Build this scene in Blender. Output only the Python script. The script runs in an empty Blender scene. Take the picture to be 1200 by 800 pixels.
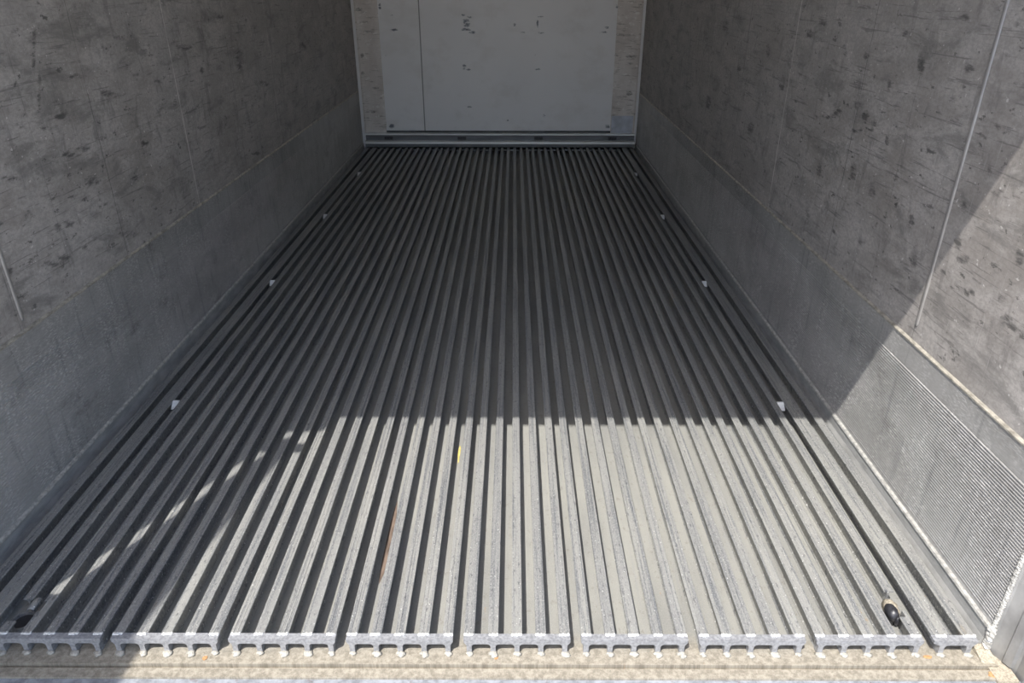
import bpy, bmesh, math, random
import numpy as np
from mathutils import Vector, Matrix

C = bpy.context.scene
COL = C.collection
random.seed(7)

# ------------------------------------------------------------------ camera
cam_d = bpy.data.cameras.new('camera')
cam = bpy.data.objects.new('camera', cam_d)
COL.objects.link(cam)
cam_d.sensor_width = 36.0
cam_d.lens = 843.6 * 36.0 / 1200.0
cam_d.clip_start = 0.02
cam.location = (0.0, 0.0, 1.247)
cam.rotation_mode = 'XYZ'
cam.rotation_euler = (Matrix.Rotation(0.0015, 4, 'Z') @ Matrix.Rotation(math.radians(90) - 0.4664, 4, 'X') @ Matrix.Rotation(0.0016, 4, 'Z')).to_euler('XYZ')
C.camera = cam

# ------------------------------------------------------------------ light
SUN_DIR = Vector((0.273, 0.487, -1.0)).normalized()      # travels into the container from the front left
W = bpy.data.worlds.new('sky')
C.world = W
W.use_nodes = True
wn = W.node_tree
for n in list(wn.nodes): wn.nodes.remove(n)
sky = wn.nodes.new('ShaderNodeTexSky')
sky.sky_type = 'NISHITA'
sky.sun_disc = False
sky.sun_elevation = math.asin(-SUN_DIR.z)
sky.sun_rotation = math.atan2(-SUN_DIR.x, -SUN_DIR.y)
sky.altitude = 50
sky.dust_density = 2.0
sky.ozone_density = 1.0
bg = wn.nodes.new('ShaderNodeBackground')
bg.inputs[1].default_value = SKY_STRENGTH = 0.30
wo = wn.nodes.new('ShaderNodeOutputWorld')
wn.links.new(sky.outputs[0], bg.inputs[0]); wn.links.new(bg.outputs[0], wo.inputs[0])

sun_d = bpy.data.lights.new('sun', 'SUN')
sun_d.energy = 6.4
sun_d.angle = math.radians(0.53)
sun_d.color = (1.0, 0.965, 0.915)
sun = bpy.data.objects.new('sun', sun_d)
COL.objects.link(sun)
sun.location = (-3, -5, 9)
sun.rotation_euler = SUN_DIR.to_track_quat('-Z', 'Y').to_euler()

C.view_settings.view_transform = 'Standard'
C.view_settings.look = 'None'
C.view_settings.gamma = 1.0
C.view_settings.use_curve_mapping = False
C.view_settings.exposure = 0.0
C.cycles.max_bounces = 10
C.cycles.diffuse_bounces = 7

# ------------------------------------------------------------------ dimensions (metres, T-bar tops at z = 0)
XL, XR = -1.2578, 1.0222          # inner faces of the side walls
YB = 6.125                        # inner face of the end wall
YT = 1.093                        # front ends of the floor ribs
ZG = -0.042                       # bottom of the gutters
HC = 2.20                         # ceiling

# ------------------------------------------------------------------ mesh helpers
def new_obj(name, bm, mat, parent=None, smooth=False):
    me = bpy.data.meshes.new(name)
    bmesh.ops.recalc_face_normals(bm, faces=bm.faces[:])
    bm.to_mesh(me); bm.free()
    if smooth:
        for p in me.polygons: p.use_smooth = True
    me.materials.append(mat)
    o = bpy.data.objects.new(name, me)
    COL.objects.link(o)
    if parent is not None: o.parent = parent
    return o

def structure(name, bm, mat, parent=None, smooth=False):
    o = new_obj(name, bm, mat, parent, smooth)
    if parent is None: o['kind'] = 'structure'
    return o

def thing(name, loc, label, cat, group=None):
    o = bpy.data.objects.new(name, None)
    o.empty_display_size = 0.05
    COL.objects.link(o)
    o.location = loc
    o['label'] = label; o['category'] = cat
    if group: o['group'] = group
    return o

def tag(o, label, cat, group=None):
    o['label'] = label; o['category'] = cat
    if group: o['group'] = group
    return o

def box(bm, x0, x1, y0, y1, z0, z1):
    v = [bm.verts.new(p) for p in ((x0,y0,z0),(x1,y0,z0),(x1,y1,z0),(x0,y1,z0),(x0,y0,z1),(x1,y0,z1),(x1,y1,z1),(x0,y1,z1))]
    for f in ((0,3,2,1),(4,5,6,7),(0,1,5,4),(1,2,6,5),(2,3,7,6),(3,0,4,7)):
        bm.faces.new([v[i] for i in f])

def prism_y(bm, pts, y0, y1):
    """closed (x, z) outline extruded along y"""
    a = [bm.verts.new((x, y0, z)) for x, z in pts]
    b = [bm.verts.new((x, y1, z)) for x, z in pts]
    n = len(pts)
    for i in range(n):
        bm.faces.new((a[i], a[(i+1) % n], b[(i+1) % n], b[i]))
    bm.faces.new(a[::-1]); bm.faces.new(b)

def prism_x(bm, pts, x0, x1):
    """closed (y, z) outline extruded along x"""
    a = [bm.verts.new((x0, y, z)) for y, z in pts]
    b = [bm.verts.new((x1, y, z)) for y, z in pts]
    n = len(pts)
    for i in range(n):
        bm.faces.new((a[i], a[(i+1) % n], b[(i+1) % n], b[i]))
    bm.faces.new(a[::-1]); bm.faces.new(b)

def blob(bm, c, r, seed=0, rough=0.25, u=12, v=8):
    """lumpy ellipsoid"""
    rnd = random.Random(seed)
    m = bmesh.ops.create_uvsphere(bm, u_segments=u, v_segments=v, radius=1.0)
    for w in m['verts']:
        k = 1 + rough * (rnd.random() - 0.5)
        w.co = Vector((c[0] + w.co.x*r[0]*k, c[1] + w.co.y*r[1]*k, c[2] + w.co.z*r[2]*k))

# ------------------------------------------------------------------ material helpers
class NT:
    def __init__(self, name):
        self.m = bpy.data.materials.new(name)
        self.m.use_nodes = True
        self.t = self.m.node_tree
        self.p = self.t.nodes['Principled BSDF']
        self.geo = self.t.nodes.new('ShaderNodeNewGeometry').outputs['Position']
    def link(self, a, b): self.t.links.new(a, b)
    def mapped(self, scale, loc=(0,0,0)):
        n = self.t.nodes.new('ShaderNodeMapping')
        n.inputs['Scale'].default_value = scale
        n.inputs['Location'].default_value = loc
        self.link(self.geo, n.inputs['Vector'])
        return n.outputs[0]
    def noise(self, scale=(1,1,1), detail=4, rough=0.6, loc=(0,0,0), dist=0.0):
        n = self.t.nodes.new('ShaderNodeTexNoise')
        n.inputs['Scale'].default_value = 1.0
        n.inputs['Detail'].default_value = detail
        n.inputs['Roughness'].default_value = rough
        n.inputs['Distortion'].default_value = dist
        self.link(self.mapped(scale, loc), n.inputs['Vector'])
        return n.outputs['Fac']
    def ramp(self, fac, a, b, lo=0.0, hi=1.0):
        n = self.t.nodes.new('ShaderNodeMapRange')
        n.interpolation_type = 'SMOOTHSTEP'
        n.inputs['From Min'].default_value = a; n.inputs['From Max'].default_value = b
        n.inputs['To Min'].default_value = lo; n.inputs['To Max'].default_value = hi
        self.link(fac, n.inputs['Value'])
        return n.outputs[0]
    def math(self, op, a, b=None):
        n = self.t.nodes.new('ShaderNodeMath'); n.operation = op
        for i, s in enumerate((a, b)):
            if s is None: continue
            if isinstance(s, (int, float)): n.inputs[i].default_value = s
            else: self.link(s, n.inputs[i])
        return n.outputs[0]
    def mix(self, fac, a, b, mode='MIX'):
        n = self.t.nodes.new('ShaderNodeMix'); n.data_type = 'RGBA'; n.blend_type = mode
        if isinstance(fac, (int, float)): n.inputs[0].default_value = fac
        else: self.link(fac, n.inputs[0])
        for k, s in ((6, a), (7, b)):
            if isinstance(s, (tuple, list)): n.inputs[k].default_value = (*s[:3], 1)
            else: self.link(s, n.inputs[k])
        return n.outputs[2]
    def attr(self, name):
        n = self.t.nodes.new('ShaderNodeAttribute'); n.attribute_name = name
        return n.outputs['Fac']
    def sep(self):
        n = self.t.nodes.new('ShaderNodeSeparateXYZ'); self.link(self.geo, n.inputs[0])
        return n.outputs
    def finish(self, col, rough=0.5, metal=0.0, bump=None, bstr=0.2, bdist=0.001, spec=0.5):
        if isinstance(col, (tuple, list)): self.p.inputs['Base Color'].default_value = (*col, 1)
        else: self.link(col, self.p.inputs['Base Color'])
        if isinstance(rough, (int, float)): self.p.inputs['Roughness'].default_value = rough
        else: self.link(rough, self.p.inputs['Roughness'])
        self.p.inputs['Metallic'].default_value = metal
        self.p.inputs['Specular IOR Level'].default_value = spec
        if bump is not None:
            b = self.t.nodes.new('ShaderNodeBump')
            b.inputs['Strength'].default_value = bstr
            b.inputs['Distance'].default_value = bdist
            self.link(bump, b.inputs['Height']); self.link(b.outputs[0], self.p.inputs['Normal'])
        return self.m

def mat_wall(name, seams):
    n = NT(name)
    big = n.noise((1, 1.3, 1.8), 3, 0.5)
    mid = n.noise((9, 5, 12), 5, 0.65, (3, 1, 2))
    fine = n.noise((60, 75, 130), 4, 0.75)
    c = n.mix(n.ramp(big, 0.3, 0.7), (0.34, 0.31, 0.285), (0.41, 0.388, 0.37))
    c = n.mix(n.ramp(mid, 0.38, 0.62, 0, 0.7), c, (0.53, 0.50, 0.475))
    c = n.mix(n.ramp(fine, 0.4, 0.60, 0, 0.4), c, (0.24, 0.225, 0.21))
    # dull smears and small nicks that belong to the worn steel
    smear = n.noise((6, 4, 12), 7, 0.72, (7, 3, 9), 0.5)
    c = n.mix(n.ramp(smear, 0.50, 0.66, 0, 0.6), c, (0.17, 0.165, 0.155))
    smear2 = n.noise((6, 16, 6), 6, 0.72, (1, 8, 4), 0.4)
    c = n.mix(n.ramp(smear2, 0.53, 0.67, 0, 0.45), c, (0.16, 0.15, 0.145))
    scr = n.noise((20, 5, 120), 4, 0.65, (2, 2, 2), 0.5)
    c = n.mix(n.ramp(scr, 0.59, 0.66, 0, 0.55), c, (0.13, 0.125, 0.12))
    scv = n.noise((20, 120, 7), 4, 0.65, (6, 2, 3), 0.4)
    c = n.mix(n.ramp(scv, 0.62, 0.70, 0, 0.4), c, (0.55, 0.53, 0.51))
    spot = n.noise((30, 22, 45), 4, 0.7, (15, 4, 3))
    c = n.mix(n.ramp(spot, 0.62, 0.69, 0, 0.75), c, (0.08, 0.08, 0.075))
    chip_glint = n.noise((30, 60, 80), 2, 0.5, (5, 5, 1))
    c = n.mix(n.ramp(chip_glint, 0.70, 0.75, 0, 0.6), c, (0.75, 0.73, 0.70))
    # recorded scuffs, broken up by grain
    grain = n.noise((60, 30, 120), 5, 0.75, (9, 1, 5), 0.5)
    g2 = n.noise((20, 8, 34), 4, 0.7, (4, 4, 4), 0.5)
    g3 = n.math('ADD', n.math('MULTIPLY', grain, 2.4), n.math('MULTIPLY', g2, 2.6))
    sc = n.math('ADD', n.math('MULTIPLY', n.attr('scuff'), 0.8), n.math('SUBTRACT', g3, 2.5))
    msk = n.math('MULTIPLY', n.ramp(sc, 0.25, 1.15, 0, 0.8), n.ramp(n.attr('scuff'), 0.0, 0.4))
    c = n.mix(msk, c, (0.075, 0.074, 0.072))
    y = n.sep()[1]
    brk = n.ramp(n.noise((3, 3, 9), 4, 0.7, (8, 8, 8)), 0.35, 0.6, 0.35, 1.0)
    for y0, w, colr, k in seams:
        d = n.math('ABSOLUTE', n.math('SUBTRACT', y, y0))
        c = n.mix(n.math('MULTIPLY', brk, n.ramp(d, w*0.5, w*1.2, k, 0)), c, colr)
    hb = n.math('ADD', n.math('MULTIPLY', mid, 0.6), n.math('MULTIPLY', fine, 0.12))
    return n.finish(c, n.ramp(mid, 0.2, 0.8, 0.42, 0.62), 0.1, hb, 0.35, 0.004)

def mat_kick(name, tone=1.0):
    n = NT(name)
    big = n.noise((2, 2.2, 6), 4, 0.6, (1, 5, 0))
    fine = n.noise((80, 60, 300), 3, 0.7)
    c = n.mix(n.ramp(big, 0.3, 0.7), (0.31*tone, 0.302*tone, 0.288*tone), (0.44*tone, 0.43*tone, 0.415*tone))
    c = n.mix(n.ramp(fine, 0.4, 0.7, 0, 0.4), c, (0.50*tone, 0.50*tone, 0.50*tone))
    v = n.noise((20, 40, 4), 4, 0.6, (3, 3, 0))
    c = n.mix(n.ramp(v, 0.55, 0.68, 0, 0.45), c, (0.20, 0.20, 0.20))
    sm = n.noise((6, 5, 9), 5, 0.7, (11, 6, 2))
    c = n.mix(n.ramp(sm, 0.55, 0.72, 0, 0.5), c, (0.15, 0.14, 0.13))
    chip_glint = n.noise((40, 75, 420), 3, 0.65, (8, 2, 3))  # bright dashes: worn chips plus the ribs' sparkle, painted into the colour
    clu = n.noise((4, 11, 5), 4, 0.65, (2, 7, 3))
    rel = n.math('MULTIPLY', n.ramp(chip_glint, 0.50, 0.64, 0, 0.7), n.ramp(clu, 0.40, 0.62, 0.15, 1))
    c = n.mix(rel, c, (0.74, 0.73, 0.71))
    return n.finish(c, n.ramp(chip_glint, 0.3, 0.7, 0.5, 0.3), 0.25, fine, 0.3, 0.0015)

def mat_rib(name, warm=0.0):
    n = NT(name)
    big = n.noise((14, 1.2, 4), 4, 0.6)
    streak = n.noise((150, 2.2, 30), 4, 0.6, (2, 3, 1))
    fine = n.noise((420, 160, 100), 3, 0.8)
    c = n.mix(n.ramp(big, 0.35, 0.65), (0.29, 0.29, 0.285), (0.38, 0.375, 0.35))
    c = n.mix(n.ramp(streak, 0.46, 0.64, 0, 0.8), c, (0.165, 0.175, 0.19))
    c = n.mix(n.ramp(fine, 0.47, 0.62, 0, 0.6), c, (0.47, 0.47, 0.445))
    pit = n.noise((160, 45, 60), 4, 0.75, (6, 1, 2))
    c = n.mix(n.ramp(pit, 0.55, 0.66, 0, 0.75), c, (0.11, 0.115, 0.125))
    sp = n.noise((230, 200, 90), 2, 0.5, (3, 9, 0))
    c = n.mix(n.ramp(sp, 0.67, 0.72, 0, 0.9), c, (0.85, 0.85, 0.82))
    ru = n.noise((9, 2.2, 2), 4, 0.7, (4, 7, 1))
    c = n.mix(n.ramp(ru, 0.66, 0.76, 0, 0.3), c, (0.50, 0.38, 0.20))
    return n.finish(c, n.ramp(streak, 0.3, 0.7, 0.5, 0.36), 0.35, n.math('ADD', fine, n.math('MULTIPLY', pit, -1.5)), 0.5, 0.0012)

def mat_gutter():
    n = NT('dusty aluminium gutter')
    big = n.noise((5, 1.6, 1), 4, 0.6, (1, 1, 1))
    streak = n.noise((120, 2.5, 1), 4, 0.6)
    fine = n.noise((420, 300, 1), 3, 0.8)
    c = n.mix(n.ramp(big, 0.3, 0.7), (0.26, 0.262, 0.25), (0.355, 0.353, 0.325))
    c = n.mix(n.ramp(streak, 0.5, 0.8, 0, 0.6), c, (0.28, 0.29, 0.30))
    c = n.mix(n.ramp(fine, 0.5, 0.7, 0, 0.45), c, (0.50, 0.485, 0.44))
    pit = n.noise((70, 40, 1), 5, 0.75, (2, 5, 0))
    c = n.mix(n.ramp(pit, 0.55, 0.68, 0, 0.4), c, (0.17, 0.15, 0.12))
    y = n.sep()[1]
    sand = n.ramp(n.math('ADD', y, n.math('MULTIPLY', big, 0.06)), 1.10, 1.17, 1.0, 0.0)   # grit swept to the door end
    mott = n.noise((70, 70, 1), 5, 0.75, (9, 9, 0))
    s = n.mix(n.ramp(mott, 0.35, 0.65), (0.24, 0.215, 0.17), (0.42, 0.38, 0.31))
    s = n.mix(n.ramp(fine, 0.55, 0.7, 0, 0.5), s, (0.55, 0.51, 0.43))
    c = n.mix(sand, c, s)
    ru = n.noise((22, 14, 1), 5, 0.75, (7, 2, 0))
    c = n.mix(n.ramp(ru, 0.66, 0.74, 0, 0.55), c, (0.42, 0.22, 0.07))
    return n.finish(c, 0.6, 0.2, n.math('ADD', fine, mott), 0.5, 0.0015)

def mat_simple(name, col, rough=0.5, metal=0.0, vary=0.25, scale=(60,60,60), bstr=0.2, dark=None):
    n = NT(name)
    a = n.noise(scale, 4, 0.65)
    c = n.mix(n.ramp(a, 0.3, 0.7), tuple(v*(1-vary) for v in col), tuple(min(1, v*(1+vary)) for v in col))
    if dark:
        b = n.noise(tuple(s*0.4 for s in scale), 5, 0.7, (5, 2, 8))
        c = n.mix(n.ramp(b, 0.58, 0.7, 0, 0.7), c, dark)
    return n.finish(c, rough, metal, a, bstr, 0.001)

def mat_back():
    n = NT('white end wall liner')
    big = n.noise((2, 2, 2), 3, 0.5)
    c = n.mix(n.ramp(big, 0.3, 0.7), (0.90, 0.885, 0.90), (0.94, 0.925, 0.94))
    sm = n.noise((5, 5, 7), 6, 0.65, (3, 1, 8))
    c = n.mix(n.ramp(sm, 0.48, 0.68, 0, 0.3), c, (0.74, 0.71, 0.69))
    g = n.noise((40, 40, 110), 5, 0.75, (0, 0, 0), 0.5)
    g2 = n.noise((14, 14, 50), 4, 0.7, (3, 3, 3))
    g = n.math('SUBTRACT', n.math('ADD', n.math('MULTIPLY', g, 2.2), n.math('MULTIPLY', g2, 2.2)), 2.2)
    sc = n.math('ADD', n.math('MULTIPLY', n.attr('scuff'), 0.9), g)
    msk = n.math('MULTIPLY', n.ramp(sc, 0.45, 1.1, 0, 0.9), n.ramp(n.attr('scuff'), 0.0, 0.35))
    c = n.mix(msk, c, (0.10, 0.12, 0.17))
    pr = n.noise((9, 9, 60), 5, 0.7, (31, 2, 4), 0.4)
    c = n.mix(n.ramp(pr, 0.69, 0.74, 0, 0.5), c, (0.25, 0.25, 0.26))
    x = n.sep()[0]
    d = n.math('ABSOLUTE', n.math('SUBTRACT', x, -0.734))
    c = n.mix(n.ramp(d, 0.0025, 0.006, 0.8, 0), c, (0.16, 0.16, 0.16))
    return n.finish(c, 0.4, 0.0, big, 0.1, 0.01)

def mat_batten():
    n = NT('scratched steel batten')
    big = n.noise((6, 6, 3), 4, 0.6)
    c = n.mix(n.ramp(big, 0.3, 0.7), (0.62, 0.56, 0.53), (0.78, 0.73, 0.70))
    h = n.noise((9, 9, 60), 4, 0.7, (1, 1, 6), 0.5)
    c = n.mix(n.ramp(h, 0.54, 0.66, 0, 0.65), c, (0.28, 0.24, 0.22))
    h2 = n.noise((25, 25, 40), 4, 0.7, (4, 1, 2))
    c = n.mix(n.ramp(h2, 0.57, 0.68, 0, 0.6), c, (0.92, 0.90, 0.88))
    g = n.noise((40, 40, 110), 5, 0.75, (0, 0, 0), 0.5)
    sc = n.math('ADD', n.math('MULTIPLY', n.attr('scuff'), 0.8), n.math('MULTIPLY', n.math('SUBTRACT', g, 0.5), 3.0))
    msk = n.math('MULTIPLY', n.ramp(sc, 0.4, 1.1, 0, 0.8), n.ramp(n.attr('scuff'), 0.0, 0.35))
    c = n.mix(msk, c, (0.12, 0.11, 0.10))
    return n.finish(c, 0.5, 0.2, h, 0.2, 0.003)

BR, DK = (0.80, 0.77, 0.74), (0.09, 0.09, 0.085)
SEAMS = [(1.655, 0.002, DK, 0.5), (2.225, 0.0022, DK, 0.65), (2.825, 0.0035, BR, 0.7), (3.40, 0.003, DK, 0.5),
         (3.98, 0.004, BR, 0.25), (4.56, 0.003, DK, 0.4), (5.15, 0.004, BR, 0.2), (1.92, 0.0018, DK, 0.3)]
M_WALLL = mat_wall('worn steel wall lining left', SEAMS)
M_WALLR = mat_wall('worn steel wall lining right', SEAMS)
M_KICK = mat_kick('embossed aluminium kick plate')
M_LIP = mat_simple('scraped aluminium edge', (0.50, 0.49, 0.46), 0.45, 0.3, 0.3, (90, 60, 90))
M_EDGE = mat_simple('bare kick plate top edge', (0.44, 0.41, 0.35), 0.45, 0.3, 0.35, (90, 40, 90))
M_COVE = mat_simple('dusty cove strip', (0.42, 0.42, 0.41), 0.5, 0.3, 0.18, (40, 12, 40))
M_RIB = mat_rib('worn aluminium floor rib')
M_END = mat_simple('grey aluminium end plate', (0.34, 0.345, 0.36), 0.5, 0.35, 0.25, (160, 160, 160), 0.5)
M_WELD = mat_simple('bright weld bead', (0.80, 0.80, 0.78), 0.38, 0.25, 0.2, (300, 300, 300), 0.5)
M_FOOT = mat_simple('gritty weld foot', (0.40, 0.38, 0.33), 0.6, 0.1, 0.25, (250, 250, 250), 0.6)
M_GUT = mat_gutter()
M_BACK = mat_back()
M_BATT = mat_batten()
M_RAIL = mat_simple('dull kerb rail', (0.16, 0.165, 0.18), 0.45, 0.4, 0.2, (6, 6, 40), 0.1)
M_RAIL_LIT = mat_simple('light-painted kerb rail lip', (0.92, 0.92, 0.92), 0.4, 0.3, 0.15, (6, 6, 40), 0.1)  # light caught by the ledges is put into this pale colour
M_DARK = mat_simple('dark bolt steel', (0.05, 0.05, 0.055), 0.5, 0.5, 0.3, (90, 90, 90))
M_CLIP = mat_simple('pale clip', (0.85, 0.85, 0.84), 0.4, 0.1, 0.1)
M_PLUG = mat_simple('black rubber', (0.03, 0.03, 0.034), 0.38, 0.0, 0.3, (90, 90, 90), 0.4)
M_SAND = mat_simple('packed grit', (0.36, 0.32, 0.25), 0.8, 0.0, 0.3, (220, 220, 220), 0.8)
M_PAINT = mat_simple('white painted inner skin', (0.86, 0.85, 0.84), 0.5, 0.0, 0.08, (4, 4, 4), 0.05)
M_JAMB = mat_simple('grey door post', (0.30, 0.297, 0.29), 0.45, 0.35, 0.25, (12, 12, 7), 0.15, (0.19, 0.188, 0.185))
M_JDARK = mat_simple('rusty outer frame', (0.16, 0.13, 0.11), 0.7, 0.2, 0.3, (30, 30, 30))
M_GROUND = mat_simple('pale concrete yard', (0.58, 0.55, 0.50), 0.9, 0.0, 0.15, (3, 3, 3))
M_BLUE = mat_simple('blue grey sill edge', (0.30, 0.32, 0.35), 0.5, 0.3, 0.3, (50, 50, 50), 0.3, (0.16, 0.10, 0.08))
LM= [(1.974,1.130,0.0275,-0.0016,-0.0067,-0.0135),(1.878,0.911,0.0330,-0.0059,-0.0029,-0.0058),(1.971,0.890,0.0217,-0.0039,-0.0051,-0.0102),(1.804,0.879,0.0184,-0.0037,-0.0028,-0.0057),(2.336,0.932,0.0502,-0.0067,-0.0059,-0.0118),(2.487,0.991,0.0277,-0.0028,-0.0037,-0.0074),(2.542,0.959,0.0350,-0.0039,-0.0038,-0.0076),(2.974,1.012,0.1043,-0.0082,-0.0073,-0.0146),(3.086,0.914,0.0256,-0.0027,-0.0077,-0.0154),(2.970,0.888,0.0319,-0.0038,-0.0030,-0.0060),(2.069,0.907,0.0358,-0.0059,-0.0085,-0.0170),(2.052,0.802,0.0361,-0.0078,-0.0032,-0.0065),(2.133,0.802,0.0433,-0.0090,-0.0033,-0.0067),(2.243,0.808,0.0476,-0.0093,-0.0035,-0.0070),(1.965,0.628,0.0307,-0.0096,-0.0043,-0.0086),(1.916,0.633,0.0182,-0.0058,-0.0063,-0.0127),(1.813,0.694,0.0260,-0.0079,-0.0089,-0.0178),(2.129,0.708,0.0575,-0.0145,-0.0102,-0.0205),(2.172,0.623,0.0184,-0.0053,-0.0035,-0.0071),(2.137,0.625,0.0133,-0.0039,-0.0035,-0.0070),(2.497,0.744,0.0352,-0.0071,-0.0052,-0.0104),(3.522,0.915,0.0556,-0.0052,-0.0243,-0.0489),(3.831,0.773,0.0942,-0.0116,-0.0076,-0.0154),(1.842,0.551,0.0418,-0.0157,-0.0052,-0.0104),(1.902,0.546,0.0369,-0.0135,-0.0043,-0.0086),(2.026,1.076,0.0109,-0.0009,-0.0300,-0.0600),(1.998,0.973,0.0109,-0.0015,-0.0283,-0.0566),(1.796,0.796,0.0440,-0.0110,-0.0029,-0.0058),(2.785,0.836,0.0212,-0.0031,-0.0113,-0.0227),(2.484,1.076,0.0663,-0.0045,-0.0036,-0.0073),(3.397,1.099,0.0814,-0.0035,-0.0049,-0.0099),(4.626,0.883,0.0957,-0.0075,-0.0135,-0.0273),(3.552,0.483,0.0722,-0.0155,-0.0074,-0.0149),(2.254,0.499,0.0722,-0.0239,-0.0050,-0.0100),(2.685,0.923,0.0393,-0.0047,-0.0040,-0.0081),(2.192,0.994,0.0617,-0.0071,-0.0033,-0.0066),(1.677,0.590,0.0172,-0.0067,-0.0086,-0.0171),(2.012,0.540,0.0162,-0.0057,-0.0045,-0.0090),(3.009,0.703,0.0768,-0.0138,-0.0046,-0.0093)]
RM= [(2.353,0.875,-0.0365,0.0058,-0.0037,-0.0072),(1.785,0.870,-0.0322,0.0068,-0.0038,-0.0075),(2.596,1.119,-0.0491,0.0025,-0.0064,-0.0126),(2.691,1.079,-0.0530,0.0033,-0.0080,-0.0157),(2.229,0.917,-0.0273,0.0041,-0.0069,-0.0136),(2.166,0.895,-0.0259,0.0042,-0.0068,-0.0133),(2.103,0.880,-0.0246,0.0043,-0.0055,-0.0108),(2.065,0.990,-0.0140,0.0018,-0.0095,-0.0187),(2.010,0.853,-0.0137,0.0027,-0.0085,-0.0167),(1.915,0.771,-0.0169,0.0042,-0.0072,-0.0142),(1.885,0.712,-0.0125,0.0036,-0.0062,-0.0122),(1.791,0.692,-0.0190,0.0059,-0.0089,-0.0176),(1.726,0.607,-0.0393,0.0146,-0.0118,-0.0232),(2.018,0.559,-0.0339,0.0116,-0.0045,-0.0089),(1.732,0.751,-0.0348,0.0100,-0.0029,-0.0056),(1.724,0.954,-0.0295,0.0050,-0.0045,-0.0088),(1.725,1.067,-0.0255,0.0027,-0.0070,-0.0137),(1.566,0.969,-0.0218,0.0039,-0.0016,-0.0032),(1.520,0.970,-0.0231,0.0042,-0.0024,-0.0047),(1.604,1.102,-0.0246,0.0023,-0.0032,-0.0063),(1.788,0.963,-0.0177,0.0028,-0.0028,-0.0055),(2.422,0.848,-0.1128,0.0187,-0.0038,-0.0074),(2.167,0.851,-0.0914,0.0168,-0.0034,-0.0067),(3.473,0.883,-0.0390,0.0041,-0.0088,-0.0173),(2.890,0.881,-0.0363,0.0046,-0.0074,-0.0145),(3.110,0.989,-0.0310,0.0026,-0.0141,-0.0275),(1.929,1.056,-0.0200,0.0020,-0.0146,-0.0287),(1.354,0.621,-0.0207,0.0096,-0.0072,-0.0142),(1.550,0.611,-0.0380,0.0156,-0.0027,-0.0053),(1.494,0.620,-0.0220,0.0093,-0.0026,-0.0051),(1.397,0.647,-0.0288,0.0124,-0.0041,-0.0080),(1.322,0.613,-0.0264,0.0127,-0.0047,-0.0093),(1.499,0.848,-0.0233,0.0062,-0.0033,-0.0064),(1.441,0.853,-0.0193,0.0053,-0.0031,-0.0062),(1.582,0.710,-0.0150,0.0051,-0.0080,-0.0157),(1.549,0.679,-0.0260,0.0096,-0.0053,-0.0104),(1.604,0.624,-0.0281,0.0110,-0.0028,-0.0054),(2.257,1.140,-0.0475,0.0023,-0.0044,-0.0087),(2.239,1.050,-0.0268,0.0024,-0.0079,-0.0155),(2.390,1.049,-0.0244,0.0020,-0.0108,-0.0212),(2.045,1.120,-0.0264,0.0017,-0.0041,-0.0080),(1.792,1.171,-0.0267,0.0012,-0.0053,-0.0104),(1.601,1.164,-0.0162,0.0009,-0.0063,-0.0124),(3.793,1.047,-0.0602,0.0032,-0.0227,-0.0441),(3.941,0.670,-0.0678,0.0100,-0.0185,-0.0359),(3.183,0.676,-0.0561,0.0101,-0.0134,-0.0262),(1.758,1.000,-0.0203,0.0029,-0.0045,-0.0089),(2.166,0.734,-0.0268,0.0064,-0.0140,-0.0275),(2.025,0.706,-0.0238,0.0064,-0.0110,-0.0217),(2.408,0.676,-0.0265,0.0063,-0.0156,-0.0305),(1.608,0.941,-0.0259,0.0050,-0.0025,-0.0050),(1.599,0.791,-0.0150,0.0043,-0.0070,-0.0138),(1.546,0.881,-0.0137,0.0033,-0.0041,-0.0082),(1.377,0.749,-0.0138,0.0050,-0.0094,-0.0184)]
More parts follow.
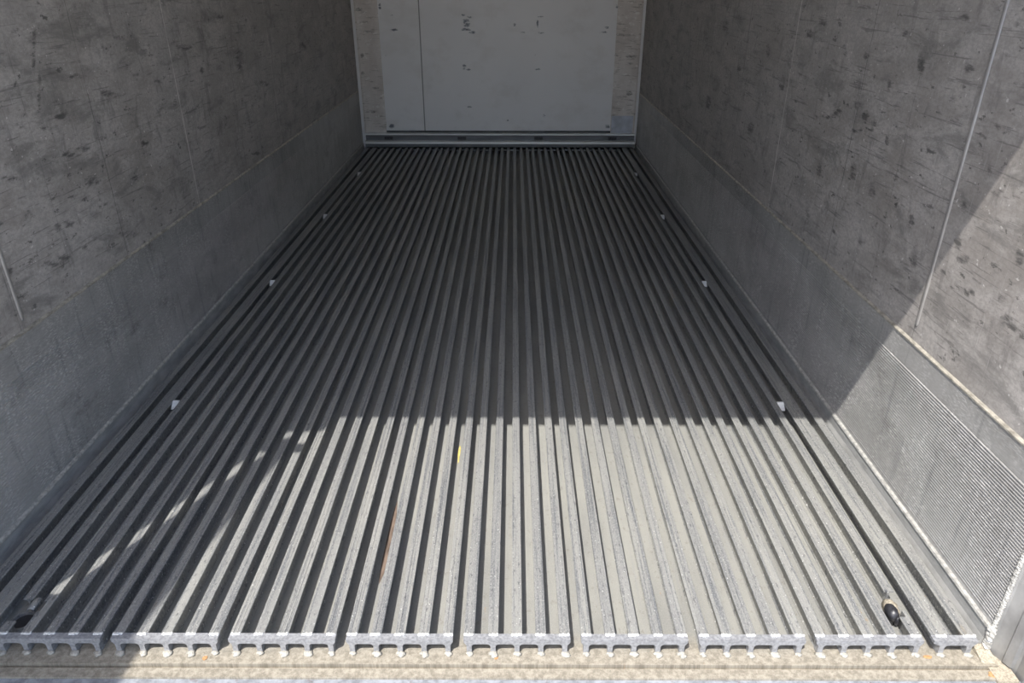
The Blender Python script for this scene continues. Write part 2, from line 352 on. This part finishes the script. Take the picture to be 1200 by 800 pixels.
BM= [(-0.940,0.993,0.0265,0.0000,-0.0007,-0.0091),(-0.941,0.890,0.0401,0.0001,-0.0009,-0.0123),(-0.390,1.000,0.0265,0.0000,-0.0003,-0.0091),(-0.338,0.982,0.0331,0.0001,-0.0002,-0.0091),(-0.366,0.934,0.0399,0.0001,-0.0011,-0.0428),(-0.373,0.891,0.0467,0.0001,-0.0003,-0.0123),(-0.327,0.872,0.0334,0.0001,-0.0003,-0.0123),(-0.394,0.621,0.0205,0.0000,-0.0007,-0.0257),(-0.361,0.596,0.0205,0.0000,-0.0003,-0.0129),(-0.361,0.313,0.0349,0.0001,-0.0002,-0.0087),(0.219,0.983,0.0397,0.0001,0.0002,-0.0091),(0.186,0.934,0.0086,0.0000,0.0009,-0.0489),(0.074,0.873,0.0267,0.0000,0.0001,-0.0099),(0.214,0.870,0.0468,0.0001,0.0002,-0.0080),(0.709,0.874,0.0468,0.0001,0.0006,-0.0099),(0.727,0.911,0.0200,0.0000,0.0006,-0.0098),(0.192,0.603,0.0273,0.0000,0.0002,-0.0103),(0.255,0.240,0.0176,0.0000,0.0004,-0.0170),(0.170,0.705,0.0135,0.0000,0.0001,-0.0089),(0.007,0.928,0.0133,0.0000,0.0001,-0.0183),(-1.009,0.155,0.0283,0.0001,-0.0015,-0.0207),(0.779,0.159,0.0282,0.0001,0.0013,-0.0207),(-1.016,0.703,0.0102,0.0000,-0.0007,-0.0095),(-0.047,0.205,0.0106,0.0000,-0.0000,-0.0102),(-1.195,1.035,0.0396,0.0001,-0.0017,-0.0180),(-1.129,0.877,0.0602,0.0001,-0.0011,-0.0123),(-1.034,1.059,0.0132,0.0000,-0.0024,-0.0299),(-1.199,0.703,0.0203,0.0000,-0.0017,-0.0190),(-1.118,0.458,0.0415,0.0001,-0.0011,-0.0132),(-1.147,0.271,0.0280,0.0001,-0.0011,-0.0135),(0.797,1.056,0.0132,0.0000,0.0012,-0.0180),(0.936,0.700,0.0610,0.0001,0.0010,-0.0127),(0.933,0.649,0.0340,0.0001,0.0010,-0.0128),(0.936,0.422,0.0346,0.0001,0.0020,-0.0265),(0.980,1.068,0.0263,0.0000,0.0015,-0.0179),(0.813,0.706,0.0203,0.0000,0.0008,-0.0126),(0.898,0.850,0.0669,0.0001,0.0007,-0.0093),(-1.211,0.568,0.0274,0.0000,-0.0018,-0.0194),(-1.076,0.379,0.0209,0.0000,-0.0008,-0.0100)]

# ------------------------------------------------------------------ structure
def scuff_attr(o, marks, axes, nrm):
    me = o.data
    n = len(me.vertices)
    co = np.empty(n*3); me.vertices.foreach_get('co', co); co = co.reshape(-1, 3)
    u, v = co[:, axes[0]], co[:, axes[1]]
    val = np.zeros(n)
    for a0, b0, ax, ay, bx, by in marks:
        det = ax*by - bx*ay
        du, dv = u - a0, v - b0
        p = (du*by - dv*bx)/det; q = (dv*ax - du*ay)/det
        val = np.maximum(val, np.clip(1.25 - (p*p + q*q), 0, 1))
    a = me.attributes.new('scuff', 'FLOAT', 'POINT')
    a.data.foreach_set('value', val.astype(np.float32))

def side_wall(name, x, out, mat, marks):
    """lining with a fine grid where it is seen, insulated body behind"""
    bm = bmesh.new()
    y0, y1, z0, z1, s = 1.09, YB + 0.08, 0.38, 1.36, 0.009
    ny, nz = int((y1-y0)/s), int((z1-z0)/s)
    g = [[bm.verts.new((x, y0 + (y1-y0)*i/ny, z0 + (z1-z0)*j/nz)) for j in range(nz+1)] for i in range(ny+1)]
    for i in range(ny):
        for j in range(nz):
            bm.faces.new((g[i][j], g[i+1][j], g[i+1][j+1], g[i][j+1]))
    box(bm, *sorted((x + out*0.0006, x + out*0.08)), y0, y1, -0.16, HC + 0.1)
    for f in bm.faces: f.normal_update()
    me_o = new_obj(name, bm, mat)
    me_o['kind'] = 'structure'
    # the strip above the gridded band
    scuff_attr(me_o, marks, (1, 2), 0)
    return me_o

wall_l = side_wall('wall_left', XL, -1, M_WALLL, LM)
wall_r = side_wall('wall_right', XR, 1, M_WALLR, RM)

def wall_bead(parent, x, s, y):
    """pressed vertical stiffening bead with rounded foot"""
    bm = bmesh.new()
    r, d = 0.0065, 0.0045
    zs = [0.462, 0.464, 0.468, 0.474, 2.08]
    ks = [0.15, 0.6, 0.85, 1.0, 1.0]
    rows = []
    for z, k in zip(zs, ks):
        rows.append([bm.verts.new((x + s*d*k*math.sin(math.pi*i/8), y - r*k*math.cos(math.pi*i/8), z)) for i in range(9)])
    for a, b in zip(rows, rows[1:]):
        for i in range(8): bm.faces.new((a[i], a[i+1], b[i+1], b[i]))
        bm.faces.new((a[8], a[0], b[0], b[8]))
    bm.faces.new(rows[0]); bm.faces.new(rows[-1])
    o = new_obj('stiffening_bead', bm, M_BEAD, parent, True)
    return o
M_BEAD = mat_simple('pressed steel bead', (0.36, 0.345, 0.33), 0.38, 0.35, 0.12, (20, 20, 9), 0.1)
for y in (1.648, ):
    wall_bead(wall_l, XL, 1, y + 0.022)
    wall_bead(wall_r, XR, -1, y)

# end wall: white liner, two scratched battens, kerb rail
bm = bmesh.new()
x0, x1, z0, z1, s = -1.10, 0.83, 0.10, 1.25, 0.008
nx, nz = int((x1-x0)/s), int((z1-z0)/s)
g = [[bm.verts.new((x0 + (x1-x0)*i/nx, YB, z0 + (z1-z0)*j/nz)) for j in range(nz+1)] for i in range(nx+1)]
for i in range(nx):
    for j in range(nz): bm.faces.new((g[i][j], g[i+1][j], g[i+1][j+1], g[i][j+1]))
box(bm, XL, XR, YB + 0.0006, YB + 0.08, -0.16, HC + 0.1)
wb = structure('wall_back', bm, M_BACK)
scuff_attr(wb, BM, (0, 2), 1)

def batten(name, xa, xb, edge_x):
    bm = bmesh.new()
    yf = YB - 0.014
    s = 0.008
    nx, nz = max(2, int((xb-xa)/s)), int(1.15/s)
    g = [[bm.verts.new((xa + (xb-xa)*i/nx, yf, 0.104 + 1.15*j/nz)) for j in range(nz+1)] for i in range(nx+1)]
    for i in range(nx):
        for j in range(nz): bm.faces.new((g[i][j], g[i+1][j], g[i+1][j+1], g[i][j+1]))
    box(bm, xa, xb, yf + 0.0004, YB - 0.0002, 0.104, 2.19)
    o = structure(name, bm, M_BATT)
    scuff_attr(o, BM, (0, 2), 1)
    # folded outer flange
    bm = bmesh.new()
    box(bm, edge_x - 0.0035, edge_x + 0.0035, yf - 0.012, yf, 0.104, 2.19)
    new_obj('folded_edge', bm, M_BATT, o)
    return o
bl = batten('trim_1', -1.232, -1.052, -1.224)
br = batten('trim_2', 0.803, 0.998, 0.990)
bm = bmesh.new()
box(bm, 0.806, 0.984, YB - 0.0165, YB - 0.0143, 0.106, 0.245)
new_obj('patch_plate', bm, mat_simple('blue grey patch', (0.55, 0.57, 0.64), 0.45, 0.2, 0.15, (15, 15, 15)), br)
bm = bmesh.new()
for xx in (-1.045, 0.79):
    box(bm, xx - 0.02, xx + 0.02, YB - 0.006, YB - 0.0005, 0.106, 0.122)
new_obj('corner_clip', bm, M_DARK, wb)

bm = bmesh.new()     # kerb rail, profile in (y, z)
yk = 6.035
prism_x(bm, [(6.085, 0.004), (6.085, 0.100), (6.124, 0.100), (6.124, -0.03), (6.124, 0.004)][:4] + [(6.124, 0.004)], -1.222, 1.0)
rail = structure('trim_3', bm, M_RAIL)
bm = bmesh.new()
prism_x(bm, [(yk, 0.006), (yk, 0.034), (yk + 0.004, 0.038), (6.0845, 0.046), (6.0845, 0.006)], -1.222, 1.0)
new_obj('rail_foot', bm, M_RAIL, rail)
bm = bmesh.new()
prism_x(bm, [(yk - 0.0004, 0.031), (yk - 0.004, 0.031), (yk - 0.004, 0.049), (yk, 0.051), (6.0844, 0.0515), (6.0844, 0.0465), (yk - 0.0004, 0.0385)], -1.222, 1.0)
new_obj('rail_ledge', bm, M_RAIL_LIT, rail)
bm = bmesh.new()
prism_x(bm, [(6.072, 0.0945), (6.072, 0.105), (6.108, 0.108), (6.108, 0.1005), (6.0848, 0.1002), (6.0848, 0.0945)], -1.222, 1.0)
new_obj('rail_lip', bm, M_RAIL_LIT, rail)
bm = bmesh.new()
prism_x(bm, [(6.1085, 0.1003), (6.1085, 0.124), (6.1105, 0.124), (6.1105, 0.1003)], -1.05, 0.80)
new_obj('rail_gasket', bm, mat_simple('grey joint sealant', (0.10, 0.105, 0.11), 0.7, 0.0, 0.4, (9, 9, 30)), rail)
for bx in (-1.033, -0.427, 0.207, 0.819):
    bm = bmesh.new()
    for k in range(3):
        c = bx + (k-1)*0.022
        m = bmesh.ops.create_cone(bm, cap_ends=True, segments=6, radius1=0.011, radius2=0.010, depth=0.012)
        for w in m['verts']: w.co = Vector((c + w.co.x, 6.078 + w.co.z, 0.067 + w.co.y))
    box(bm, bx - 0.035, bx + 0.035, 6.0835, 6.0848, 0.055, 0.080)
    new_obj('bolt_cluster', bm, M_DARK, rail)

# floor pan with the sill; profile in (y, z), extruded over the width
bm = bmesh.new()
prism_x(bm, [(1.018, ZG - 0.004), (1.0405, ZG - 0.004), (1.0410, ZG - 0.010), (1.0465, ZG - 0.010), (1.0470, ZG + 0.0016), (1.0515, ZG + 0.0016), (1.053, ZG), (6.12, ZG),
             (6.12, -0.16), (1.018, -0.16)], XL, 1.0225)
floor = structure('floor', bm, M_GUT)
bm = bmesh.new()
prism_x(bm, [(0.90, -0.056), (1.0178, -0.051), (1.0178, -0.16), (0.90, -0.16)], XL - 0.08, XR + 0.10)
structure('trim_4', bm, M_BLUE)
bm = bmesh.new()
box(bm, 0.9895 + 0.012, 1.046, 1.0125, 1.0885, -0.15, ZG - 0.0025)
sillr = new_obj('sill_corner', bm, M_SAND, floor)

# kick plates (baseboards) with pressed horizontal ribbing
def kick(side, x, s):
    # s = direction into the room
    bm = bmesh.new()
    pts = [(x + s*0.0002, 0.024), (x + s*0.005, 0.024)]
    z = 0.034
    pts.append((x + s*0.004, z))
    while z < 0.345:
        pts += [(x + s*0.0034, z), (x + s*0.0057, z + 0.0020), (x + s*0.0057, z + 0.0034), (x + s*0.0034, z + 0.0054)]
        z += 0.0074
    zt = 0.421 if side == 'right' else 0.436
    pts += [(x + s*0.0040, z + 0.001), (x + s*0.0040, zt), (x + s*0.0002, zt + 0.0035)]
    prism_y(bm, pts, 1.098, YB - 0.03)
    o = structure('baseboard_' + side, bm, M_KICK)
    bm = bmesh.new()   # top edge
    prism_y(bm, [(x + s*0.0041, zt - 0.0045), (x + s*0.0062, zt - 0.003), (x + s*0.0060, zt + 0.0005), (x + s*0.0003, zt + 0.0050), (x + s*0.0003, zt + 0.0036), (x + s*0.0041, zt)], 1.098, YB - 0.03)
    new_obj('top_edge', bm, M_EDGE, o)
    bm = bmesh.new()   # lower lip
    prism_y(bm, [(x + s*0.0003, 0.012), (x + s*0.010, 0.012), (x + s*0.0125, 0.016), (x + s*0.011, 0.021), (x + s*0.0055, 0.0235), (x + s*0.0003, 0.0238)], 1.098, YB - 0.03)
    new_obj('lower_lip', bm, M_LIP, o)
    bm = bmesh.new()   # cove running down to the gutter
    xi = x + s*0.022
    prism_y(bm, [(x + s*0.0003, 0.0118), (x + s*0.009, 0.0118), (x + s*0.012, -0.012), (xi, -0.034), (x + s*0.030, ZG + 0.0006), (x + s*0.0003, ZG + 0.0006)], 1.098, YB - 0.03)
    new_obj('cove_strip', bm, M_COVE, o)
    return o
kick_l = kick('left', XL, 1)
kick_r = kick('right', XR, -1)

# right door post: flares out from the kick plate to the door opening
def post(name, x, s):
    # s = +1: room is at smaller x (right post); -1 left post
    bm = bmesh.new()
    a = [(x + s*0.000, 1.0895), (x + s*0.004, 1.085), (x + s*0.030, 1.035), (x + s*0.030, 1.012), (x + s*0.115, 1.012), (x + s*0.115, 1.0895)]
    lo = [bm.verts.new((p[0], p[1], -0.155)) for p in a]; hi = [bm.verts.new((p[0], p[1], HC + 0.1)) for p in a]
    n = len(a)
    for i in range(n): bm.faces.new((lo[i], lo[(i+1) % n], hi[(i+1) % n], hi[i]))
    bm.faces.new(lo[::-1]); bm.faces.new(hi)
    o = structure(name, bm, M_JAMB)
    bm = bmesh.new()
    box(bm, *sorted((x + s*0.040, x + s*0.13)), 0.93, 1.0115, -0.0495, HC + 0.1)
    new_obj('outer_frame', bm, M_JDARK, o)
    return o
post_r = post('column_right', XR, 1)
bm = bmesh.new()   # pressed rib on the post
prism = [(XR + 0.018, 1.060), (XR + 0.013, 1.057), (XR + 0.020, 1.042), (XR + 0.027, 1.040)]
lo = [bm.verts.new((p[0], p[1], -0.04)) for p in prism]; hi = [bm.verts.new((p[0], p[1], HC)) for p in prism]
for i in range(4): bm.faces.new((lo[i], lo[(i+1) % 4], hi[(i+1) % 4], hi[i]))
bm.faces.new(lo[::-1]); bm.faces.new(hi)
new_obj('pressed_rib', bm, M_JAMB, post_r)
bm = bmesh.new()   # weld seam, vertical with a thick foot
rnd = random.Random(3)
z = -0.03
while z < 0.44:
    k = 1.9 if z < 0.022 else 1.0
    blob(bm, (XR - 0.0025*k, 1.0935 - 0.001*k, z), (0.0046*k, 0.0060*k, 0.0056*k), int(z*9999) + 900, 0.45, 8, 6)
    z += 0.0062*k
new_obj('weld_seam', bm, M_LIP, post_r)
bm = bmesh.new()
prism_x(bm, [(1.053, ZG + 0.0006), (1.0965, ZG + 0.0006), (1.0965, ZG + 0.010), (1.075, ZG + 0.007)], 0.992, XR)
new_obj('grit_drift', bm, M_SAND, floor)

# left post, narrow gap, then the opened door leaf: they throw the slit of light and the slanting shade
bm = bmesh.new()
box(bm, XL - 0.08, -1.206, 0.94, 1.0, -0.056, HC + 0.1)
box(bm, XL - 0.08, XL + 0.000, 1.0005, 1.0895, -0.056, HC + 0.1)
structure('column_left', bm, M_JAMB)
bm = bmesh.new()
hinge = Vector((-1.1715, 0.928, 0)); d = Vector((-0.206, -1.0, 0)).normalized(); nrm = Vector((-d.y, d.x, 0))
def leaf_pt(a, b, z): p = hinge + d*a + nrm*b; return (p.x, p.y, z)
if leaf_pt(0, 0.06, 0)[0] > hinge.x: nrm = -nrm
a = [leaf_pt(0.0, 0.004, 0), leaf_pt(0.004, 0, 0), leaf_pt(1.13, 0, 0), leaf_pt(1.13, 0.07, 0), leaf_pt(0.21, 0.07, 0), leaf_pt(0.0, 0.010, 0)]
lo = [bm.verts.new((p[0], p[1], -0.12)) for p in a]; hi = [bm.verts.new((p[0], p[1], 1.95)) for p in a]
n = len(a)
for i in range(n): bm.faces.new((lo[i], lo[(i+1) % n], hi[(i+1) % n], hi[i]))
bm.faces.new(lo[::-1]); bm.faces.new(hi)
door = structure('door_1', bm, M_PAINT)
for hz, hh in ((0.25, 0.25), (1.74, 0.035)):  # lower hinge stretched tall so it blocks the foot of the slit light
    bm = bmesh.new()
    box(bm, -1.212, -1.165, 0.915, 0.955, hz - hh, hz + hh)
    new_obj('hinge', bm, M_JAMB, door)
bm = bmesh.new()
box(bm, -1.165, -1.092, 0.905, 0.932, 1.725, 1.770)  # unseen lug, added for the blob of shade it casts
new_obj('door_lug', bm, M_DARK, door)

# header beam and ceiling
bm = bmesh.new()
box(bm, XL, XR, 0.985, 1.08, 1.955, HC + 0.1)
box(bm, XL + 0.06, -1.098, 0.95, 0.985, 1.86, 1.99)  # unseen bracket, hung below the header to lower its shade edge
structure('beam_front', bm, M_JAMB)
bm = bmesh.new()
box(bm, XL, XR, 1.0805, YB, HC, HC + 0.1)
structure('ceiling', bm, M_PAINT)
bm = bmesh.new()
box(bm, -30, 30, -40, 30, -1.45, -1.35)
structure('ground', bm, M_GROUND)

# ------------------------------------------------------------------ floor panels
PITCH, HALF = 0.051, 0.01125
P0, PSTEP = -0.8515, 0.2494

def t_profile(cx, hw, kind):
    t = 0.0038
    top = [(cx - hw, -0.0008), (cx - hw + 0.001, 0)]
    if kind == 1: top += [(cx - 0.003, 0), (cx - 0.002, -0.0012), (cx + 0.002, -0.0012), (cx + 0.003, 0)]
    if kind == 2: top += [(cx - 0.006, 0), (cx - 0.0052, -0.0009), (cx - 0.0038, -0.0009), (cx - 0.003, 0), (cx + 0.003, 0), (cx + 0.0038, -0.0009), (cx + 0.0052, -0.0009), (cx + 0.006, 0)]
    top += [(cx + hw - 0.001, 0), (cx + hw, -0.0008)]
    return top + [(cx + hw, -t), (cx + 0.004, -t - 0.0012), (cx + 0.0022, -t - 0.004), (cx + 0.0022, ZG + 0.004), (cx + 0.005, ZG + 0.0008),
                  (cx - 0.005, ZG + 0.0008), (cx - 0.0022, ZG + 0.004), (cx - 0.0022, -t - 0.004), (cx - 0.004, -t - 0.0012), (cx - hw, -t)]

def comb_outline(x0, x1, legs, lw=0.011):
    """end plate seen from the door: top bar with a leg under each rib, rounded arches between"""
    zt, zu, zb = -0.0015, -0.0150, ZG + 0.0008
    r = 0.0075
    pts = [(x0, zt), (x0, zu + 0.006)]
    pts += [(legs[0] - lw/2 - 0.002, zu), (legs[0] - lw/2, zu - 0.003), (legs[0] - lw/2, zb), (legs[0] + lw/2, zb)]
    for a, b in zip(legs, legs[1:]):
        xa, xb = a + lw/2, b - lw/2
        for k in range(5):
            t = math.pi/2*k/4
            pts.append((xa + r - r*math.cos(t), zu - r + r*math.sin(t)))
        for k in range(5):
            t = math.pi/2*k/4
            pts.append((xb - r + r*math.sin(t), zu - r + r*math.cos(t)))
        pts += [(xb, zb), (b + lw/2, zb)]
    l = legs[-1]
    pts += [(l + lw/2, zu - 0.003), (l + lw/2 + 0.002, zu), (x1, zu + 0.006), (x1, zt)]
    out = [pts[0]]
    for p in pts[1:]:
        if abs(p[0]-out[-1][0]) + abs(p[1]-out[-1][1]) > 1e-6: out.append(p)
    return out[::-1]

def lumpy_weld(w, seed):
    """bead across the end of a rib, lying in the corner on the plate"""
    rnd = random.Random(seed)
    bm = bmesh.new()
    n = 6
    for i in range(n):
        x = -w*0.42 + w*0.84*i/(n-1)
        blob(bm, (x, rnd.uniform(-0.0008, 0.0008), 0), (w*0.13, 0.0042*rnd.uniform(0.75, 1.15), 0.0018*rnd.uniform(0.8, 1.2)), seed*31+i, 0.35, 8, 6)
    return bm

def foot_weld(seed):
    rnd = random.Random(seed)
    bm = bmesh.new()
    blob(bm, (0.002, -0.004, 0.0012), (0.0085*rnd.uniform(0.8, 1.2), 0.0070*rnd.uniform(0.8, 1.3), 0.0042), seed*17, 0.5, 10, 7)
    blob(bm, (-0.004, -0.002, 0.001), (0.0055, 0.0050, 0.0036), seed*17+1, 0.5, 8, 6)
    return bm

# shared meshes for the repeated parts
WELD_ME, FOOT_ME = [], []
for k in range(5):
    o = new_obj('weld_bead', lumpy_weld(0.0225, k+1), M_WELD, None, True); WELD_ME.append(o.data); bpy.data.objects.remove(o)
    o = new_obj('foot_weld', foot_weld(k+1), M_FOOT, None, True); FOOT_ME.append(o.data); bpy.data.objects.remove(o)

def link_part(name, me, parent, loc, scale=(1,1,1)):
    o = bpy.data.objects.new(name, me)
    COL.objects.link(o); o.parent = parent; o.location = loc; o.scale = scale
    return o

def rib(parent, cx, hw, kind, segs):
    """one T rib, local x; segs = [(y0, y1, left half width, right half width)], left out where the flange has been cut away"""
    bm = bmesh.new()
    for s in segs:
        y0, y1 = s[0], s[1]
        prof = t_profile(cx, hw, kind)
        if len(s) > 2:
            l, r = s[2], s[3]
            prof = [(max(cx - l, min(cx + r, px)), pz) for px, pz in prof]
        prism_y(bm, prof, y0, y1)
    return new_obj('rib', bm, M_RIB, parent)

GROUP = 'ribbed aluminium floor panels'
def floor_panel(x0, ribs, label, seed, cuts={}, labelled={}):
    """ribs: list of (offset of centre, half width)"""
    t = thing('ribbed_panel', (x0, YT, ZG), label, 'decking panel', GROUP)
    t['kind'] = 'thing'
    rnd = random.Random(seed)
    def fix(o):
        o.location = Vector(o.location) - Vector((0, YT, ZG)); return o
    wdt = ribs[-1][0] + ribs[-1][1]
    for i, (c, hw) in enumerate(ribs):
        kind = (0, 1, 0, 2, 1, 0)[(i*3 + seed) % 6]
        segs = cuts.get(i, [(YT, 6.119)])
        fix(rib(t, c, hw, kind, segs))
        w = link_part('weld_bead', WELD_ME[rnd.randrange(5)], t, (c + rnd.uniform(-0.002, 0.002), YT - 0.003, -0.0008), (hw/0.01125*rnd.uniform(0.8, 1.0) if hw < 0.015 else 1.0, 1.0, 1.0)); fix(w)
        fw = link_part('foot_weld', FOOT_ME[rnd.randrange(5)], t, (c, YT - 0.016, ZG + 0.0005), (rnd.uniform(0.8, 1.15),)*3); fix(fw)
    bm = bmesh.new()
    legs = [c for c, hw in ribs]
    legs = [min(max(c, 0.0075), wdt - 0.0075) for c in legs]
    prism_y(bm, comb_outline(0.0, wdt, legs), YT - 0.0165, YT - 0.0004)
    e = new_obj('end_plate', bm, M_END, t); fix(e)
    return t

full = [(HALF + PITCH*i, HALF) for i in range(5)]
YE = 6.119
labels = [
 ('five-ribbed aluminium floor panel with an open drain hole in its near left end, in shade', {0: [(YT, 1.122), (1.184, YE)], 1: [(YT, 1.148), (1.148, 1.178, 0.004, HALF), (1.178, YE)]}),
 ('five-ribbed aluminium floor panel whose near end the slanting shade edge crosses', {}),
 ('five-ribbed sunlit aluminium floor panel directly right of the one the slanting shade edge crosses', {}),
 ('five-ribbed aluminium floor panel with brown rusty gutters, just left of the middle of the floor', {}),
 ('five-ribbed aluminium floor panel in the middle, its ribs running straight away from the viewer', {}),
 ('five-ribbed aluminium floor panel just right of the middle one with straight ribs', {}),
 ('five-ribbed aluminium floor panel directly left of the one holding the black rubber plug', {}),
 ('five-ribbed aluminium floor panel with a broken right-hand rib beside a black plug', {4: [(YT, 1.140), (1.140, 1.158, -0.002, HALF), (1.214, YE)], 3: [(YT, YE)]}),
]
panels = []
for k, (lab, cuts) in enumerate(labels):
    panels.append(floor_panel(P0 + PSTEP*(k-1), full, lab, k+1, cuts))
floor_panel(0.8928, [(0.021, 0.021), (0.0793, 0.0135)], 'narrow two-ribbed aluminium floor strip along the foot of the right wall', 21)
floor_panel(-1.2155, [(0.0135, 0.0135), (0.0717, 0.021)], 'narrow two-ribbed aluminium floor strip along the foot of the left wall', 22)

# rusty streaks and paint marks lying in gutters are real residue: thin flakes
def flake(name, label, x, y, w, l, z, mat, seed):
    rnd = random.Random(seed)
    bm = bmesh.new()
    n = 14
    lo, hi = [], []
    for i in range(n):
        a = 2*math.pi*i/n; k = rnd.uniform(0.75, 1.1)
        lo.append(bm.verts.new((x + w*k*math.cos(a), y + l*k*math.sin(a), z)))
        hi.append(bm.verts.new((x + w*k*0.9*math.cos(a), y + l*k*0.9*math.sin(a), z + 0.0007)))
    for i in range(n): bm.faces.new((lo[i], lo[(i+1) % n], hi[(i+1) % n], hi[i]))
    bm.faces.new(lo[::-1]); bm.faces.new(hi)
    return tag(new_obj(name, bm, mat), label, 'stain')
M_YEL = mat_simple('yellow paint residue', (0.62, 0.50, 0.16), 0.6, 0.0, 0.3, (120, 60, 120))
M_RUST = mat_simple('orange rust', (0.42, 0.24, 0.11), 0.8, 0.0, 0.4, (200, 200, 200))
M_BRN = mat_simple('brown rust', (0.15, 0.11, 0.085), 0.85, 0.0, 0.4, (90, 20, 90))
flake('paint_smear', 'yellow paint smear in a sunlit gutter left of the middle, near the shade edge', P0 + PSTEP*2 + 0.0368 + PITCH*3, 1.80, 0.004, 0.05, ZG + 0.0003, M_YEL, 1)
flake('rust_streak', 'long brown rust streak lying in a gutter left of the middle', P0 + PSTEP*2 + 0.0368, 1.42, 0.009, 0.16, ZG + 0.0003, M_BRN, 2)
flake('rust_spot', 'orange rust spot on the sill grit below the middle floor panel', -0.035, 1.066, 0.006, 0.006, ZG + 0.0006, M_RUST, 3)
flake('rust_spot', 'orange rust spot on the sill grit below the left sunlit floor panel', -0.652, 1.062, 0.006, 0.007, ZG + 0.0006, M_RUST, 4)
flake('rust_spot', 'orange rust spot on the sill in the far right corner by the door post', 1.006, 1.030, 0.016, 0.008, ZG - 0.0036, M_RUST, 5)
flake('rust_spot', 'orange rust spot on the sill by the foot of the right-hand two-ribbed strip', 0.885, 1.070, 0.010, 0.005, ZG + 0.0006, M_RUST, 6)

# pale clips bridging the side joints
bm = bmesh.new()
prism_x(bm, [(-0.013, -0.016), (-0.011, -0.015), (0.010, 0.0015), (0.017, 0.0015), (0.017, -0.0015), (0.011, -0.0015), (-0.009, -0.0185)], -0.0105, 0.0105)
clip0 = new_obj('joint_clip', bm, M_CLIP)
order = ['nearest', 'second', 'third', 'farthest']
first = True
for side, cx in (('left', -1.1118), ('right', 0.8822)):
    for i, cy in enumerate((2.02, 3.085, 4.13, 5.17)):
        o = clip0 if first else clip0.copy()
        if not first: COL.objects.link(o)
        first = False
        o.location = (cx, cy, 0)
        which = {0: 'nearest', 1: 'second nearest', 2: 'second farthest', 3: 'farthest'}[i]
        tag(o, 'small pale clip in the floor joint along the %s wall, %s of its row' % (side, which), 'clip', 'pale joint clips in the floor')

# drain on the right: grit collar and black plug
dr = thing('drain_plug', (0.846, 1.165, ZG), 'black rubber drain plug sitting in the broken rib at the near right', 'plug')
bm = bmesh.new()
blob(bm, (0.0, 0.0, 0.028), (0.0135, 0.021, 0.016), 5, 0.12, 18, 12)
blob(bm, (0.006, -0.016, 0.020), (0.006, 0.008, 0.012), 6, 0.2, 10, 8)
new_obj('plug_head', bm, M_PLUG, dr, True)
bm = bmesh.new()
m = bmesh.ops.create_cone(bm, cap_ends=True, segments=16, radius1=0.013, radius2=0.011, depth=0.026)
for w in m['verts']: w.co.z += 0.0135
new_obj('plug_stem', bm, M_PLUG, dr, True)
bm = bmesh.new()
pp = [Vector((0.010, -0.020, 0.030)), Vector((0.012, -0.030, 0.036)), Vector((0.009, -0.040, 0.040)), Vector((0.013, -0.048, 0.043))]
for a, b in zip(pp, pp[1:]):
    q = (b-a); r = 0.0009
    m = bmesh.ops.create_cone(bm, cap_ends=True, segments=6, radius1=r, radius2=r, depth=q.length)
    R = q.to_track_quat('Z', 'Y').to_matrix()
    for w in m['verts']: w.co = R @ w.co + (a+b)/2
new_obj('plug_tail', bm, M_DARK, dr, True)
bm = bmesh.new()   # packed grit where the rib is gone
blob(bm, (0.862, 1.192, ZG + 0.008), (0.016, 0.026, 0.018), 8, 0.18, 18, 12)
tag(new_obj('grit_heap', bm, M_SAND, None, True), 'pale grit heap filling the gap of the broken rib behind the black plug', 'grit')

# open drain on the left: ring, black disc painting the bore's darkness, and the curled flange beside it
hl = thing('drain_hole', (-1.0915, 1.152, ZG + 0.001), 'open black drain hole with a curled metal lip at the near left', 'drain')
bm = bmesh.new()
n = 28
for r0, r1, z0_, z1_ in ((0.0225, 0.0265, 0.0, 0.010),):
    ring = []
    for i in range(n):
        a = 2*math.pi*i/n
        ca, sa = math.cos(a), math.sin(a)
        ring.append([bm.verts.new((rr*ca, rr*sa, zz)) for rr, zz in ((r0, z0_), (r1, z0_), (r1, z1_), (r0, z1_))])
    for i in range(n):
        p, q = ring[i], ring[(i+1) % n]
        for j in range(4): bm.faces.new((p[j], p[(j+1) % 4], q[(j+1) % 4], q[j]))
new_obj('drain_ring', bm, M_RIB, hl)
bm = bmesh.new()
m = bmesh.ops.create_cone(bm, cap_ends=True, segments=28, radius1=0.0223, radius2=0.0223, depth=0.002)
for w in m['verts']: w.co.z += 0.0012
new_obj('bore_dark', bm, M_PLUG, hl)
bm = bmesh.new()   # curled flap of torn flange
rows = []
for i in range(9):
    u = i/8
    rows.append([])
    for j in range(7):
        v = j/6
        ang = math.pi*0.9*v
        rr = 0.011*(0.55 + 0.45*math.sin(math.pi*(0.15 + 0.7*u)))
        rows[-1].append(bm.verts.new((0.022 - rr*math.cos(ang), 0.004 + 0.034*u, 0.030 + rr*math.sin(ang) + 0.002)))
for i in range(8):
    for j in range(6):
        bm.faces.new((rows[i][j], rows[i+1][j], rows[i+1][j+1], rows[i][j+1]))
fl = new_obj('curled_lip', bm, M_RIB, hl, True)
fl['label'] = 'curled torn metal lip'
md = fl.modifiers.new('thickness', 'SOLIDIFY'); md.thickness = 0.0018
